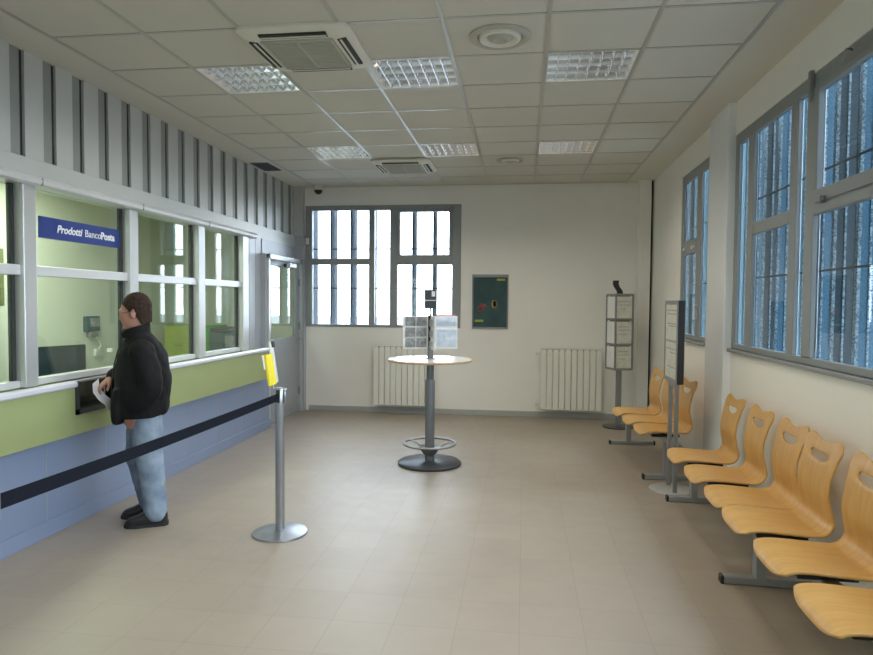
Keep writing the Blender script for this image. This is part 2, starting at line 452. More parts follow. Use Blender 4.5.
for k in range(2):
    a = -2.135*k
    h3.rbox(xf0-.035,xf0-.01,3.84+a,3.95+a,2.118,2.13,.003,1).rbox(xf0-.045,xf0-.01,3.86+a,3.885+a,2.11,2.15,.004,1)
    h3.rbox(xf0-.04,xf0-.01,3.20+a,3.24+a,2.11,2.16,.004,1)
    h3.tube([(xf0-.02,3.25+a,2.125),(xf0-.02,3.86+a,2.125)],.004,6)
    h3.rbox(xf0-.03,xf0,4.06+a,4.09+a,2.72,2.90,.005,1)
    h3.tube([(xf0-.02,3.60+a,2.84),(xf0-.06,3.56+a,2.83),(xf0-.05,3.63+a,2.80)],.008,8)
struct(h3,'window_handle',M['greymetal'],w3)
struct(MB().rbox(XR-.03,XR+.06,W3[0],5.53,WZ0-.025,WZ0,.004,1).rbox(XR-.03,XR+.06,W2[0],W2[1],WZ0-.025,WZ0,.004,1), 'trim_sill', M['frame'])

# security bars outside the windows
def security_grille(name, label, f):
    mb = MB(); f(mb)
    return tag(mb.build(name, M['black']), label, 'window grille')
def gb(mb):
    for z in (1.735, 2.29): mb.box(-3.04,-.86,YB+.16,YB+.170,z-.007,z+.007)
    for k in range(7): mb.box(-2.79+.283*k-.002,-2.79+.283*k+.002,YB+.156,YB+.16,1.2,2.87)
security_grille('window_grille','thin steel bars across the bright window at the end of the room',gb)
def gr3(mb):
    for z in (1.745, 2.335): mb.box(XR+.088,XR+.096,W3[0]+.02,5.50,z-.006,z+.006)
    mb.box(XR+.090,XR+.096,W3[0]+.02,W3[0]+.03,1.2,2.87).box(XR+.090,XR+.096,5.49,5.50,1.2,2.87)
security_grille('window_grille','thin horizontal bars behind the long window nearest the viewer on the right',gr3)
def gr2(mb):
    for z in (1.745, 2.335): mb.box(XR+.088,XR+.096,6.15,7.2,z-.006,z+.006)
    mb.box(XR+.090,XR+.096,7.19,7.2,1.2,2.87).box(XR+.090,XR+.096,6.15,6.16,1.2,2.87)
security_grille('window_grille','thin horizontal bars behind the narrow window right of the display panel',gr2)

# vertical sun blades outside, each its own object
def blade(lab, grp, loc, rz, i, back=False):
    # local x runs outward from the window, the blade is a ribbed perforated sheet 0.29 deep
    root = thing('sun_blade', lab, 'sun blade', loc, rz, grp)
    MB().box(0, .29, -.012, .012, .2, 3.6).build('blade_panel', M['bladeback'] if back else (M['bladepale'],M['blade'],M['bladedark'],M['blade'])[i % 4], root)
    for x, w in ((.0, .016), (.062, .010), (.125, .016), (.20, .012)):
        MB().box(x-.002, x+w, -.017, .017, .2, 3.6).build('perforated_rib', M['bladeback'] if back else M['bladeedge'], root)
for i in range(27): blade('blue grey vertical sun blade outside the right hand windows','vertical blades outside the right windows',(XR+.22,2.50+.297*i,0),0,i)
for k in range(8): blade('grey vertical sun blade outside the window at the end of the room','vertical blades outside the back window',(-3.036+.297*k,YB+.2,0),PI/2,0,True)

# ------------------------------------------------------------------ door in the left wall
dr = MB()
XD = -3.10
DY0, DY1 = 7.58, 8.78
dr.box(XD-.04,XD,DY0+.05,DY1-.05,.012,1.065)
dr.rbox(XD-.04,XD,DY0+.05,DY0+.15,1.065,2.06,.004,1).rbox(XD-.04,XD,DY1-.20,DY1-.05,1.065,2.06,.004,1)
dr.box(XD-.04,XD,DY0+.15,DY1-.20,1.99,2.06)
dr.box(XD-.002,XD+.004,DY0+.14,DY1-.19,.14,.98)
d1 = struct(dr,'door_1',M['doorgrey'])
pane_box('glass_pane',(XD-.026,XD-.018,DY0+.15,DY1-.20,1.065,1.99),d1,'teller')
struct(MB().rbox(XD-.05,XD+.03,DY0,DY0+.05,0,2.12,.004,1).rbox(XD-.05,XD+.03,DY1-.05,DY1,0,2.12,.004,1).rbox(XD-.05,XD+.03,DY0,DY1,2.06,2.12,.004,1),'door_frame',M['alu'],d1)
hn = MB().tube([(XD,DY1-.12,1.02),(XD+.05,DY1-.12,1.02),(XD+.055,DY1-.24,1.02)],.01,8)
struct(hn,'door_handle',M['steel'],d1)
struct(MB().rbox(XD,XD+.02,DY1-.09,DY1-.06,.25,.35,.004,1).rbox(XD,XD+.02,DY1-.09,DY1-.06,1.15,1.25,.004,1).rbox(XD,XD+.02,DY1-.09,DY1-.06,1.75,1.85,.004,1),'door_hinge',M['greymetal'],d1)
dc = thing('door_closer','small silver and black closer at the top of the grey door','door closer',(XD,8.25,2.01))
MB().rbox(.0,.05,.0,.25,-.02,.035,.006).build('closer_body',M['alulight'],dc)
MB().rbox(.005,.045,-.12,.0,-.03,.02,.006).build('closer_arm',M['black'],dc)
# small fittings in that corner
MB().rbox(-3.04,-2.995,YB-.05,YB-.017,2.34,2.43,.008).build('alarm_sensor',M['white']); tag(bpy.data.objects['alarm_sensor'],'small white sensor box on the left edge of the back window frame','sensor')
cam_t = thing('ceiling_camera','small dome camera under the ceiling above the back window','camera',(-2.83,YB-.12,H))
MB().lathe([(.065,0),(.065,-.04),(.058,-.062)],n=24).build('camera_housing',M['acwhite'],cam_t,smooth=40)
MB().lathe([(.056,-.06),(.052,-.085),(.035,-.108),(.012,-.118)],n=24).build('lens_dome',M['black'],cam_t,smooth=60)

# ------------------------------------------------------------------ glazed teller screen
MUL = [(1.48,1.60),(2.56,2.68),(3.64,3.75),(4.735,4.845),(5.82,5.945),(6.80,6.945)]
ts = thing('teller_screen','aluminium and glass screen of four bays above the green counter','glass screen',(0,0,0))
XG = -3.125
for a,b in MUL:
    MB().rbox(-3.16,-3.05,a,b,.99,2.30,.006).build('mullion',M['alu'],ts)
prev = Y0
hd = MB().prism([(-3.19,2.315),(-3.19,2.25),(-3.03,2.25),(-3.005,2.262),(-3.0,2.285),(-3.012,2.305),(-3.04,2.315)],'y',Y0,7.09)
hdo = hd.build('header',M['alulight'],ts)
MB().box(-3.015,-2.9992,3.747,3.753,2.256,2.300).box(-3.015,-2.9992,4.842,4.848,2.256,2.300).box(-3.015,-2.9992,5.942,5.948,2.256,2.300).build('header_joint',M['ribdark'],hdo)
edges = [Y0] + [v for p in MUL for v in p]
for k in range(0, len(edges)-1, 2):
    a, b = edges[k], edges[k+1]
    MB().rbox(-3.15,-3.075,a,b+.03,1.69,1.755,.005).build('rail',M['alulight'],ts)
    MB().rbox(-3.15,-3.085,a,b,.99,1.035,.005).build('sill_rail',M['alulight'],ts)
    MB().box(-3.142,-3.112,b-.028,b-.001,1.035,2.25).build('gasket',M['gap'],ts)
    for z0,z1 in ((1.035,1.69),(1.755,2.25)):
        MB().box(XG-.006,XG+.006,a,b-.02,z0,z1).build('glass_pane',M['teller'],ts)

# sign on the glass
sg = thing('hanging_sign','dark blue sign with white lettering fixed on the glass above the man','sign',(-3.105,4.25,2.01))
MB().box(0,.008,-.42,.42,-.07,.07).build('sign_board',M['blue'],sg)
def text(s, y, size, shear, off, parent):
    cu = bpy.data.curves.new('lettering','FONT'); cu.body = s; cu.size = size; cu.shear = shear; cu.offset = off
    cu.extrude = .001; cu.align_x = 'LEFT'; cu.align_y = 'CENTER'
    cu.materials.append(M['letter'])
    o = bpy.data.objects.new('lettering', cu); COL.objects.link(o); o.parent = parent
    bpy.context.view_layer.update()
    wdt = o.dimensions.x
    me = bpy.data.meshes.new_from_object(o.evaluated_get(bpy.context.evaluated_depsgraph_get()))
    bpy.data.objects.remove(o)
    o = bpy.data.objects.new('lettering', me); COL.objects.link(o); o.parent = parent
    o.rotation_euler = (PI/2, 0, PI/2); o.location = (.0095, y, .0)
    return y + wdt
e = text('Prodotti', -.262, .0725, .25, .0016, sg)
e = text('Banco', e+.028, .0725, 0, 0, sg)
e = text('Posta', e+.006, .0725, 0, .0024, sg)

# ------------------------------------------------------------------ counter
ct = thing('service_counter','long pale green counter with white edge along the left wall','counter',(0,0,0))
HY0, HY1 = 3.99, 4.60
XC = -2.98
fp = MB()
fp.box(XL,XC,Y0,HY0,.63,.95).box(XL,XC,HY1,7.30,.63,.95).box(XL,XC,HY0,HY1,.63,.765)
fp.build('front_panel',M['green'],ct)
MB().box(-3.45,XC-.03,Y0,HY0,.957,.985).box(-3.45,XC-.03,HY1,7.30,.957,.985).build('worktop',M['green'],ct)
rm = MB()
for a,b in ((Y0,HY0-.002),(HY1+.002,7.32)):
    rm.prism([(XC-.03,.952),(XC+.012,.952),(XC+.022,.962),(XC+.022,.982),(XC+.01,.994),(XC-.03,.994)],'y',a,b)
rm.build('edge_strip',M['rim'],ct)
ht = MB()
ht.box(XC-.02,XC+.012,HY0,HY0+.03,.765,.99).box(XC-.02,XC+.012,HY1-.03,HY1,.765,.99).box(XC-.02,XC+.012,HY0,HY1,.765,.80)
ht.box(-3.40,XC-.02,HY0,HY0+.01,.765,.95).box(-3.40,XC-.02,HY1-.01,HY1,.765,.95)
ht.build('hatch_frame',M['black'],ct)
MB().box(-3.40,XC-.02,HY0+.01,HY1-.01,.765,.785).box(-3.42,-3.40,HY0,HY1,.765,.95).build('hatch_tray',M['greymetal'],ct)
MB().box(-3.07,-3.062,HY0+.01,HY1-.01,.785,.985).box(-3.075,-3.057,HY0+.12,HY0+.135,.785,.985).build('hatch_glass',M['hatchglass'],ct)
MB().rbox(-3.45,-3.03,HY0+.01,HY1-.01,.97,.985,.003,1).build('hatch_shelf',M['greymetal'],ct)

# ------------------------------------------------------------------ inside the office
dk = thing('desk','grey staff desk just behind the teller glass','desk',(-3.85,4.9,0))
MB().rbox(-.40,.40,-1.9,1.9,.70,.735,.004).build('desktop',M['papercream'],dk)
for sx in (-.35,.35):
    for sy in (-1.8,1.8): MB().box(sx-.025,sx+.025,sy-.025,sy+.025,0,.70).build('leg',M['greymetal'],dk)
mo = thing('monitor','dark flat computer monitor seen through the glass left of the man','monitor',(-3.95,5.07,.735),math.radians(-20))
MB().rbox(-.02,.02,-.25,.25,.11,.41,.006).build('casing',M['black'],mo)
MB().box(.0205,.022,-.235,.235,.125,.395).build('screen',M['screen'],mo)
MB().box(-.03,-.01,-.03,.03,.01,.2).lathe([(.10,0),(.10,.012)],n=24).build('stand',M['black'],mo)
pt = thing('wall_terminal','small dark card terminal mounted on the pale office wall','card terminal',(XO,6.96,1.26))
MB().rbox(0,.05,-.12,.12,-.09,.09,.01).build('casing',M['machine'],pt)
MB().box(.05,.053,-.06,.10,-.03,.07).build('display',M['papergrey'],pt)
MB().rbox(0,.06,-.07,.07,-.15,-.09,.01).build('bracket',M['greymetal'],pt)
cb = MB().tube([(XO+.02,7.02,1.11),(XO+.03,7.08,1.06),(XO+.03,7.11,1.0),(XO+.03,7.07,.96)],.008,6)
cb.rbox(XO,XO+.03,7.02,7.12,.88,.96,.004,1)
tag(cb.build('power_socket',M['white']),'white socket and cable on office wall below the card terminal','socket')
def bottle(x,y,z,h,r,label):
    b = thing('bottle',label,'bottle',(x,y,z),0,'bottles on the staff desk')
    MB().lathe([(r,0),(r,h*.62),(r*.85,h*.72),(r*.35,h*.86),(r*.35,h*.93)],n=18).build('body',M['acrylic'],b,smooth=50)
    MB().lathe([(r*1.01,h*.22),(r*1.01,h*.50)],n=18,cap=False).build('paper_label',M['paper'],b,smooth=50)
    MB().lathe([(r*.4,h*.92),(r*.4,h)],n=14).build('cap',M['paper'],b)
bottle(-3.95,5.42,.735,.33,.05,'clear bottle with white label behind glass, right of the monitor')
bottle(-3.75,5.50,.735,.36,.065,'large clear bottle behind the glass just left of the man')
def cabinet(name,x0,x1,y0,y1,h,m,label,cat):
    c = thing(name,label,cat,((x0+x1)/2,(y0+y1)/2,0))
    w=(x1-x0)/2; d=(y1-y0)/2
    MB().rbox(-w,w,-d,d,.0,h,.01).build('carcass',m,c)
    MB().rbox(-w+.02,w-.02,-d-.012,-d,.05,h-.18,.004).build('door',m,c)
    MB().rbox(-w+.02,w-.02,-d-.012,-d,h-.16,h-.03,.004).build('drawer',m,c)
    MB().rbox(-.05,.05,-d-.03,-d-.012,h-.28,h-.265,.003,1).build('handle',M['greymetal'],c)
cabinet('filing_cabinet',-4.86,-4.45,8.30,8.75,1.20,M['lime'],'lime green filing cabinet behind the glass right of the man','cabinet')
cabinet('office_cabinet',-4.34,-4.16,8.33,8.75,1.20,M['brightgreen'],'narrow bright green cabinet beside the dark copier behind the last bay','cabinet')
pr = thing('copier','dark teal office copier standing behind the last glass bay','copier',(-3.87,8.45,0))
MB().rbox(-.28,.28,-.28,.28,0,.86,.01).build('paper_cabinet',M['machine'],pr)
MB().rbox(-.28,.28,-.28,.28,.87,1.12,.015).build('scanner_body',M['machine'],pr)
MB().rbox(-.28,.28,-.26,.28,1.125,1.18,.012).build('lid',M['black'],pr)
MB().rbox(-.05,.22,-.30,-.28,.93,1.08,.004).build('control_panel',M['papergrey'],pr)
oc = thing('office_chair','teal swivel chair behind the leftmost glass bay','chair',(-4.3,4.25,0))
MB().rbox(-.24,.24,-.24,.24,.42,.50,.03,3).build('seat',M['machine'],oc,smooth=60)
MB().rbox(-.26,-.19,-.22,.22,.55,1.05,.03,3).build('backrest',M['machine'],oc,smooth=60)
MB().tube([(0,0,.05),(0,0,.42)],.03).build('column',M['black'],oc)
fb = MB()
for k in range(5):
    a = k*2*PI/5; fb.tube([(0,0,.09),(.28*math.cos(a),.28*math.sin(a),.05)],[.03,.018],8); fb.ell((.28*math.cos(a),.28*math.sin(a),.028),(.028,.028,.028),u=10,v=8)
fb.build('foot_star',M['black'],oc)
MB().rbox(-.23,-.19,-.05,.05,.40,.60,.01).build('back_bracket',M['black'],oc)
tag(MB().rbox(XO,XO+.32,4.75,5.35,1.48,2.0,.008).build('wall_cupboard',mat('olive cupboard',(.16,.17,.06),.5)),'olive wall cupboard at left edge, high behind the leftmost glass bay','cupboard')

# ------------------------------------------------------------------ luminaires
def luminaire():
    r = thing('ceiling_light','','ceiling light',(0,0,H),0,'recessed louvred ceiling lights')
    hw, hd_ = .286, DY/2-.013
    hs = MB()
    hs.box(-hw,-hw+.006,-hd_,hd_,-.004,.11).box(hw-.006,hw,-hd_,hd_,-.004,.11).box(-hw,hw,-hd_,-hd_+.006,-.004,.11).box(-hw,hw,hd_-.006,hd_,-.004,.11).box(-hw,hw,-hd_,hd_,.105,.11)
    hs.build('housing',M['white'],r)
    n = 4; p = (2*hd_-.012)/n
    rf = MB()
    for k in range(n):
        yc = -hd_+.006+p*(k+.5)
        pts = [(yc+p/2*math.sin(t), .095-.09*(abs(math.sin(t))**2.2)) for t in [(-PI/2+PI*q/12) for q in range(13)]]
        bot = [[(-hw+.006,a,b),(hw-.006,a,b)] for a,b in pts]
        top = [[(-hw+.006,a,b+.004),(hw-.006,a,b+.004)] for a,b in pts]
        rf.rings([[x[0] for x in bot]+[x[0] for x in reversed(top)],[x[1] for x in bot]+[x[1] for x in reversed(top)]])
    rf.build('reflector',M['reflector'],r,smooth=40)
    for q in range(1,8):
        lv = MB()
        x = -hw + 2*hw*q/8
        for k in range(n):
            yc = -hd_+.006+p*(k+.5)
            lv.prism([(yc-p/2+.004,-.001),(yc+p/2-.004,-.001),(yc+p/2-.014,.022),(yc-p/2+.014,.022)],'x',x-.003,x+.003)
        lv.build('louver',M['louver'],r)
    for k in range(n):
        yc = -hd_+.006+p*(k+.5)
        t = MB().tube([(-hw+.02,yc,.062),(hw-.02,yc,.062)],.013,10); t.build('tube',M['tube'],r,smooth=50)
    return r
LAB = {(1,1):'louvred ceiling light nearest the ribbed left wall, close to the ceiling air conditioner',
       (3,1):'louvred ceiling light in the middle of the nearer row',
       (5,1):'louvred ceiling light at the right of the nearer row',
       (1,5):'louvred ceiling light at the left of the far row',
       (3,5):'louvred ceiling light in the far row beside the far air conditioner',
       (5,5):'louvred ceiling light at the right of the far row',
       (1,-3):'louvred ceiling light above the left of the viewer, out of the photo',
       (3,-3):'louvred ceiling light straight above the viewer, out of the photo',
       (5,-3):'louvred ceiling light above the right of the viewer, out of the photo'}
proto = luminaire()
for n_, (k, lab) in enumerate(LAB.items()):
    o = proto if n_ == 0 else copy_tree(proto)
    o.location = (GX0+.6*(k[0]+.5), GY+DY*(k[1]+.5), H); o['label'] = lab

# ------------------------------------------------------------------ air conditioners, diffusers, vent
def ac():
    r = thing('air_conditioner','','air conditioner',(0,0,H))
    h = .345
    def rr(h, c, n=6):
        pts = []
        for sx, sy, a0 in ((1,1,0),(-1,1,PI/2),(-1,-1,PI),(1,-1,1.5*PI)):
            for q in range(n+1):
                a = a0 + PI/2*q/n; pts.append((sx*(h-c)+c*math.cos(a), sy*(h-c)+c*math.sin(a)))
        return pts
    pn = MB().rings([[(x,y,z) for x,y in rr(hh,c)] for hh,c,z in ((h,.07,-.001),(h,.07,-.018),(h-.03,.06,-.034),(h-.09,.03,-.045))])
    pn.build('panel',M['acwhite'],r,smooth=35)
    MB().box(-.26,.26,-.25,.25,-.002,.016).build('casing',M['acwhite'],r)
    gl = MB().box(-.215,.215,-.215,.215,-.050,-.044)
    for k in range(17): gl.box(-.20,.20,-.20+.025*k-.004,-.20+.025*k+.004,-.055,-.049)
    gl.box(-.008,.008,-.21,.21,-.056,-.049)
    for s in (-1,1): gl.box(s*.215-.008,s*.215+.008,-.22,.22,-.058,-.044).box(-.22,.22,s*.215-.008,s*.215+.008,-.058,-.044)
    gl.build('intake_grille',M['acgrille'],r)
    for k in range(4):
        Q = Rz(k*PI/2)
        sl = MB().box(-.205,.205,.246,.300,-.0475,-.030,Q).build('air_slot',M['gap'],r)
        MB().box(-.20,.20,.262,.274,-.052,-.047,Q).build('flap',M['acwhite'],sl)
    return r
a1 = ac(); a1.location = (-1.36,4.0,H); a1['label'] = 'square ceiling air conditioner nearer the viewer, between two lights'
a2 = copy_tree(a1); a2.location = (-1.39,7.52,H); a2['label'] = 'farther and smaller looking ceiling air conditioner near the back window'
for o in (a1,a2): o['group'] = 'cassette air conditioners in the ceiling'
def diffuser():
    r = thing('ceiling_diffuser','','air diffuser',(0,0,H))
    MB().lathe([(.185,-.001),(.185,-.010),(.165,-.020),(.140,-.012),(.132,-.001)],n=40).build('outer_ring',M['acgrille'],r,smooth=50)
    MB().lathe([(.128,-.003),(.122,-.022),(.105,-.026),(.085,-.010),(.08,-.001)],n=40).build('middle_ring',M['acwhite'],r,smooth=50)
    MB().lathe([(.078,-.002),(.07,-.016),(.045,-.030),(.015,-.014),(.006,-.006)],n=40).build('centre_cone',M['acgrille'],r,smooth=50)
    return r
d1_ = diffuser(); d1_.location = (-.16,3.98,H); d1_['label'] = 'round ceiling diffuser at top centre, in front of the lights'
d2_ = copy_tree(d1_); d2_.location = (-.165,7.38,H); d2_.scale = (.8,.8,1); d2_['label'] = 'small flat round diffuser beyond the far row of lights'
for o in (d1_,d2_): o['group'] = 'round ceiling diffusers'
vt = thing('ceiling_vent','dark rectangular vent in the ceiling margin above the ribbed wall','vent',(-3.05,7.45,H))
MB().box(-.11,.11,-.22,.22,-.006,-.001).build('frame',M['greymetal'],vt)
v = MB()
for k in range(14): v.box(-.10,.10,-.20+.03*k,-.185+.03*k,-.012,-.005)
v.build('slats',M['darkmetal'],vt)

# ------------------------------------------------------------------ radiators
def radiator(label, x0, n, valve_side):
    w = n*.08
    r = thing('radiator',label,'radiator',(x0,YB-.105,0),0,'white radiators on the back wall')
    for k in range(n):
        s = MB()
        c = .08*k
        s.rbox(c+.003,c+.077,-.045,-.03,.125,.93,.006,2)
        s.rbox(c+.032,c+.048,-.032,.04,.125,.93,.004,1)
        s.rbox(c+.008,c+.072,.03,.042,.125,.93,.004,1)
        s.box(c+.006,c+.074,-.03,.03,.935,.94)
        s.build('section',M['white'],r)
    MB().box(.01,w-.01,-.028,.028,.90,.928).build('top_grille',M['gap'],r)
    MB().tube([(-.0,0,.19),(w,0,.19)],.018,10).tube([(0,0,.87),(w,0,.87)],.018,10).build('manifold',M['white'],r)
    for z in (.19,.87):
        if valve_side == 'l':
            vv = MB().tube([(0,0,z),(-.05,0,z),(-.05,.09,z)],.011,8)
            vv.tube([(-.05,-.04,z),(-.05,0,z)],.02,10)
        else:
            if z > .5: continue
            vv = MB().tube([(w,0,z),(w+.05,0,z),(w+.05,.09,z)],.011,8)
            vv.tube([(w+.05,-.04,z),(w+.05,0,z)],.02,10)
        vv.build('valve',M['alulight'],r)
    for k in (1, n-1):
        MB().box(.08*k-.01,.08*k+.01,.035,.104,.5,.52).build('wall_bracket',M['white'],r)
radiator('white radiator below the back window, partly behind the round table',-2.04,10,'r')
radiator('white radiator on the back wall right of the poster',.235,10,'l')

# ------------------------------------------------------------------ poster
ps = thing('poster','dark teal poster in a grey clip frame on the back wall','poster',(-.45,YB,1.557))
MB().box(-.243,.243,-.012,0,-.365,.365).build('backing',M['greymetal'],ps)
fr_ = MB()
fr_.rbox(-.245,.245,-.02,-.005,.33,.368,.003,1).rbox(-.245,.245,-.02,-.005,-.368,-.345,.003,1).rbox(-.245,-.228,-.02,-.005,-.345,.33,.003,1).rbox(.228,.245,-.02,-.005,-.345,.33,.003,1)
fr_.build('clip_frame',M['greymetal'],ps)
sh = MB().box(-.228,.228,-.0145,-.012,-.345,.33).build('sheet',M['teal'],ps)
M['py'] = mat('poster yellow',(.36,.40,.04),.5)
MB().box(.09,.20,-.0155,-.0145,.285,.312).build('yellow_print',M['py'],sh); MB().box(-.205,-.09,-.0155,-.0145,-.275,-.245).build('yellow_print',M['py'],sh)
def disc(mb,x,z,rx,rz_,n=24): mb.rings([[(x+rx*math.cos(k*2*PI/n),yy,z+rz_*math.sin(k*2*PI/n)) for k in range(n)] for yy in (-.0145,-.0156)])
p1 = MB(); disc(p1,-.10,-.07,.05,.045); disc(p1,-.14,-.105,.03,.03); p1.build('red_print',mat('poster red',(.26,.06,.06),.5,var=.5,scale=30),sh)
p2 = MB(); disc(p2,.06,-.035,.04,.055); p2.build('gold_print',mat('poster gold',(.40,.28,.10),.5,var=.5,scale=30),sh)
p3 = MB(); disc(p3,.062,-.03,.024,.045); p3.box(-.20,-.02,-.0155,-.0148,.20,.206).box(-.20,.0,-.0155,-.0148,.24,.247).box(.11,.19,-.0155,-.0148,-.28,-.262).build('dark_print',mat('poster dark',(.04,.06,.06),.5),sh)

# ------------------------------------------------------------------ round standing table with leaflet display
tx, ty = -.87, 6.09
tb = thing('standing_table','round white topped standing table on a grey column','table',(tx,ty,0))
MB().lathe([(.298,0),(.303,.006),(.303,.02),(.285,.034),(.06,.042)],n=56).build('base',M['darkmetal'],tb,smooth=40)
MB().lathe([(.046,.04),(.046,.80),(.043,.81)],n=24).build('pole',M['tablemetal'],tb,smooth=40)
MB().lathe([(.036,.81),(.036,.98)],n=24).lathe([(.10,.972),(.10,.984)],n=24).build('upper_pole',M['tablemetal'],tb,smooth=40)
fr_ = MB().torus((0,0,.20),.245,.0115)
fr_.lathe([(.047,.09),(.06,.10),(.10,.155),(.105,.168),(.047,.13)],n=24)
for k in range(3):
    a = k*2*PI/3+2.6
    fr_.tube([(.07*math.cos(a),.07*math.sin(a),.14),(.17*math.cos(a),.17*math.sin(a),.185),(.245*math.cos(a),.245*math.sin(a),.20)],.008,8)
fr_.build('foot_ring',M['steel'],tb,smooth=50)
MB().lathe([(.395,.984),(.395,1.006)],n=64).build('tabletop',M['tabletop'],tb,smooth=30)
MB().lathe([(.396,.985),(.3995,.988),(.3995,1.002),(.396,1.005)],n=64,cap=False).build('edge_band',M['edge'],tb,smooth=60)
ld = thing('leaflet_display','four winged clear leaflet display on a post over the round table','leaflet display',(tx,ty,1.006))
MB().lathe([(.05,0),(.05,.006),(.028,.01),(.028,.12)],n=20).build('post',M['tablemetal'],ld,smooth=40); MB().tube([(0,0,.40),(0,0,.48)],.008,8).build('card_rod',M['tablemetal'],ld,smooth=40)
MB().rbox(-.02,.02,-.02,.02,.11,.41,.004).build('hub',M['black'],ld)
hdp = MB().rbox(-.055,.055,-.02,.02,.475,.655,.006).build('header_card',M['darkmetal'],ld)
MB().box(-.055,.055,-.0215,-.020,.55,.558).box(.012,.045,-.0215,-.020,.59,.64).build('white_print',M['paper'],hdp)
ANG = [math.radians(a) for a in (197, 20, 107, 287)]
for a in ANG:
    wm = MB(); Q = Rz(a)
    plate = MB().box(.02,.262,-.004,.004,.095,.405,Q).build('wing',M['frost'],ld)
    for z in (.11,.21,.31):
        for s in (-1,1): wm.box(.03,.255,s*.018-.001,s*.018+.001,z,z+.065,Q).box(.03,.255,min(0,s*.018),max(0,s*.018),z,z+.003,Q)
    wm.build('pocket',M['acrylic'],plate)
# leaflets standing in the pockets
def leaflet(name, a, x0, x1, side, z, h, m, label, group):
    mb = MB(); y0 = side*.0095
    mb.box(x0,x1,y0-.004,y0+.004,z+.004,z+h,Rz(a))
    o = mb.build(name,m,loc=(tx,ty,1.006)); return tag(o,label,'leaflet',group)
for s in (-1,1):
    for z in (.11,.21,.31):
        for c in range(2):
            leaflet('leaflet',ANG[0],.04+.105*c,.135+.105*c,s,z,.088,M['papergrey'],'grey printed leaflet in the left wing of the display','leaflets in the left wing')
leaflet('brochure',ANG[1],.05,.25,-1,.11,.17,M['paperblue'],'lower pale blue brochure in the right wing of the table display',None)
leaflet('brochure',ANG[1],.06,.24,-1,.31,.085,M['paperblue'],'upper pale blue brochure in the right wing of the table display',None)
leaflet('brochure',ANG[1],.06,.24,1,.31,.11,M['red'],'red brochure peeping over the right wing of the display',None)
for z in (.11,.21,.31):
    for a in ANG[2:]:
        leaflet('leaflet',a,.05,.24,1,z,.086,M['paper'],'white leaflet in the narrow looking wings of the display','white leaflets in the narrow wings')

# ------------------------------------------------------------------ leaflet tower in the far right corner
lt = thing('leaflet_tower','tall grey three tier leaflet stand in the far right corner','leaflet stand',(1.19,8.32,0),math.radians(20))
MB().lathe([(.19,0),(.19,.012),(.06,.02)],n=36).build('base',M['darkmetal'],lt,smooth=40)
MB().box(-.03,.03,-.02,.02,.02,.74).build('pole',M['greymetal'],lt)
fr_ = MB()
for z in (.735,1.04,1.35,1.655): fr_.rbox(-.125,.125,-.125,.125,z-.012,z+.012,.003,1)
for sx in (-.115,.115):
    for sy in (-.115,.115): fr_.box(sx-.01,sx+.01,sy-.01,sy+.01,.735,1.655)
fr_.build('frame',M['greymetal'],lt)
MB().box(-.09,.09,-.09,.09,.747,1.643).build('core',M['greymetal'],lt)
LM = lt.matrix_basis.copy()
LM = T(1.19,8.32,0) @ Rz(math.radians(20))
for z in (.75,1.055,1.365):
    o = MB().box(-.10,.10,-.118,-.092,z,z+.265,LM).build('leaflet',M['papercream']); tag(o,'cream leaflet pile facing forward in the corner leaflet stand','leaflet','leaflets facing forward in the corner stand')
    MB().box(-.08,.06,-.1195,-.118,z+.20,z+.208,LM).box(-.08,.08,-.1195,-.118,z+.16,z+.166,LM).box(-.08,.02,-.1195,-.118,z+.11,z+.116,LM).build('print',M['ink'],o)
    o = MB().box(-.118,-.092,-.10,.10,z,z+.265,LM).build('leaflet',M['paper']); tag(o,'white leaflet pile on the left side of the corner leaflet stand','leaflet','leaflets on the side of the corner stand')
tp = MB()
tp.rings([[(x+dx,y,z) for dx,y in ((-.035,-.012),(.035,-.012),(.035,.012),(-.035,.012))] for x,z in ((.02,1.667),(.015,1.70),(-.02,1.75),(-.035,1.79),(-.03,1.83))])
tpo = tp.build('phone_holder',M['black'],loc=(1.165,8.3,0)); tag(tpo,'small black curved holder on top of the corner leaflet stand','holder')

# ------------------------------------------------------------------ information panel on two posts
ip = thing('information_panel','grey framed notice panel on twin posts between the two rows of seats','notice panel',(1.235,5.56,0))
MB().lathe([(.175,0),(.175,.010),(.165,.014)],n=44).build('base',M['alu'],ip,smooth=40)
for y in (-.125,.10): MB().rbox(-.016,.016,y-.016,y+.016,.012,.897,.003,1).build('post',M['greymetal'],ip)
MB().rbox(-.008,.045,-.16,.30,.895,1.572,.004,1).build('panel',M['black'],ip)
fr_ = MB()
for a,b,c,d in ((-.16,.30,1.54,1.572),(-.16,.30,.895,.93),(-.16,-.135,.93,1.54),(.275,.30,.93,1.54)): fr_.rbox(-.017,-.008,a,b,c,d,.002,1)
fr_.build('frame',M['greymetal'],ip)
nt_ = MB().box(-.0105,-.008,-.135,.275,.93,1.54).build('notice_sheet',M['papercream'],ip)
pr_ = MB()
for z,a,b in ((1.49,-.10,.24),(1.46,-.10,.2),(1.38,-.09,.23),(1.36,-.09,.15),(1.24,-.11,.25),(1.23,-.11,.25),(1.17,-.10,.24),(1.14,-.10,.1),(1.02,-.1,.2)): pr_.box(-.0115,-.0105,a,b,z-.004,z+.004)
pr_.build('print',M['ink'],nt_)
MB().rbox(-.012,.018,-.14,.12,.86,.895,.003,1).build('panel_clamp',M['greymetal'],ip)

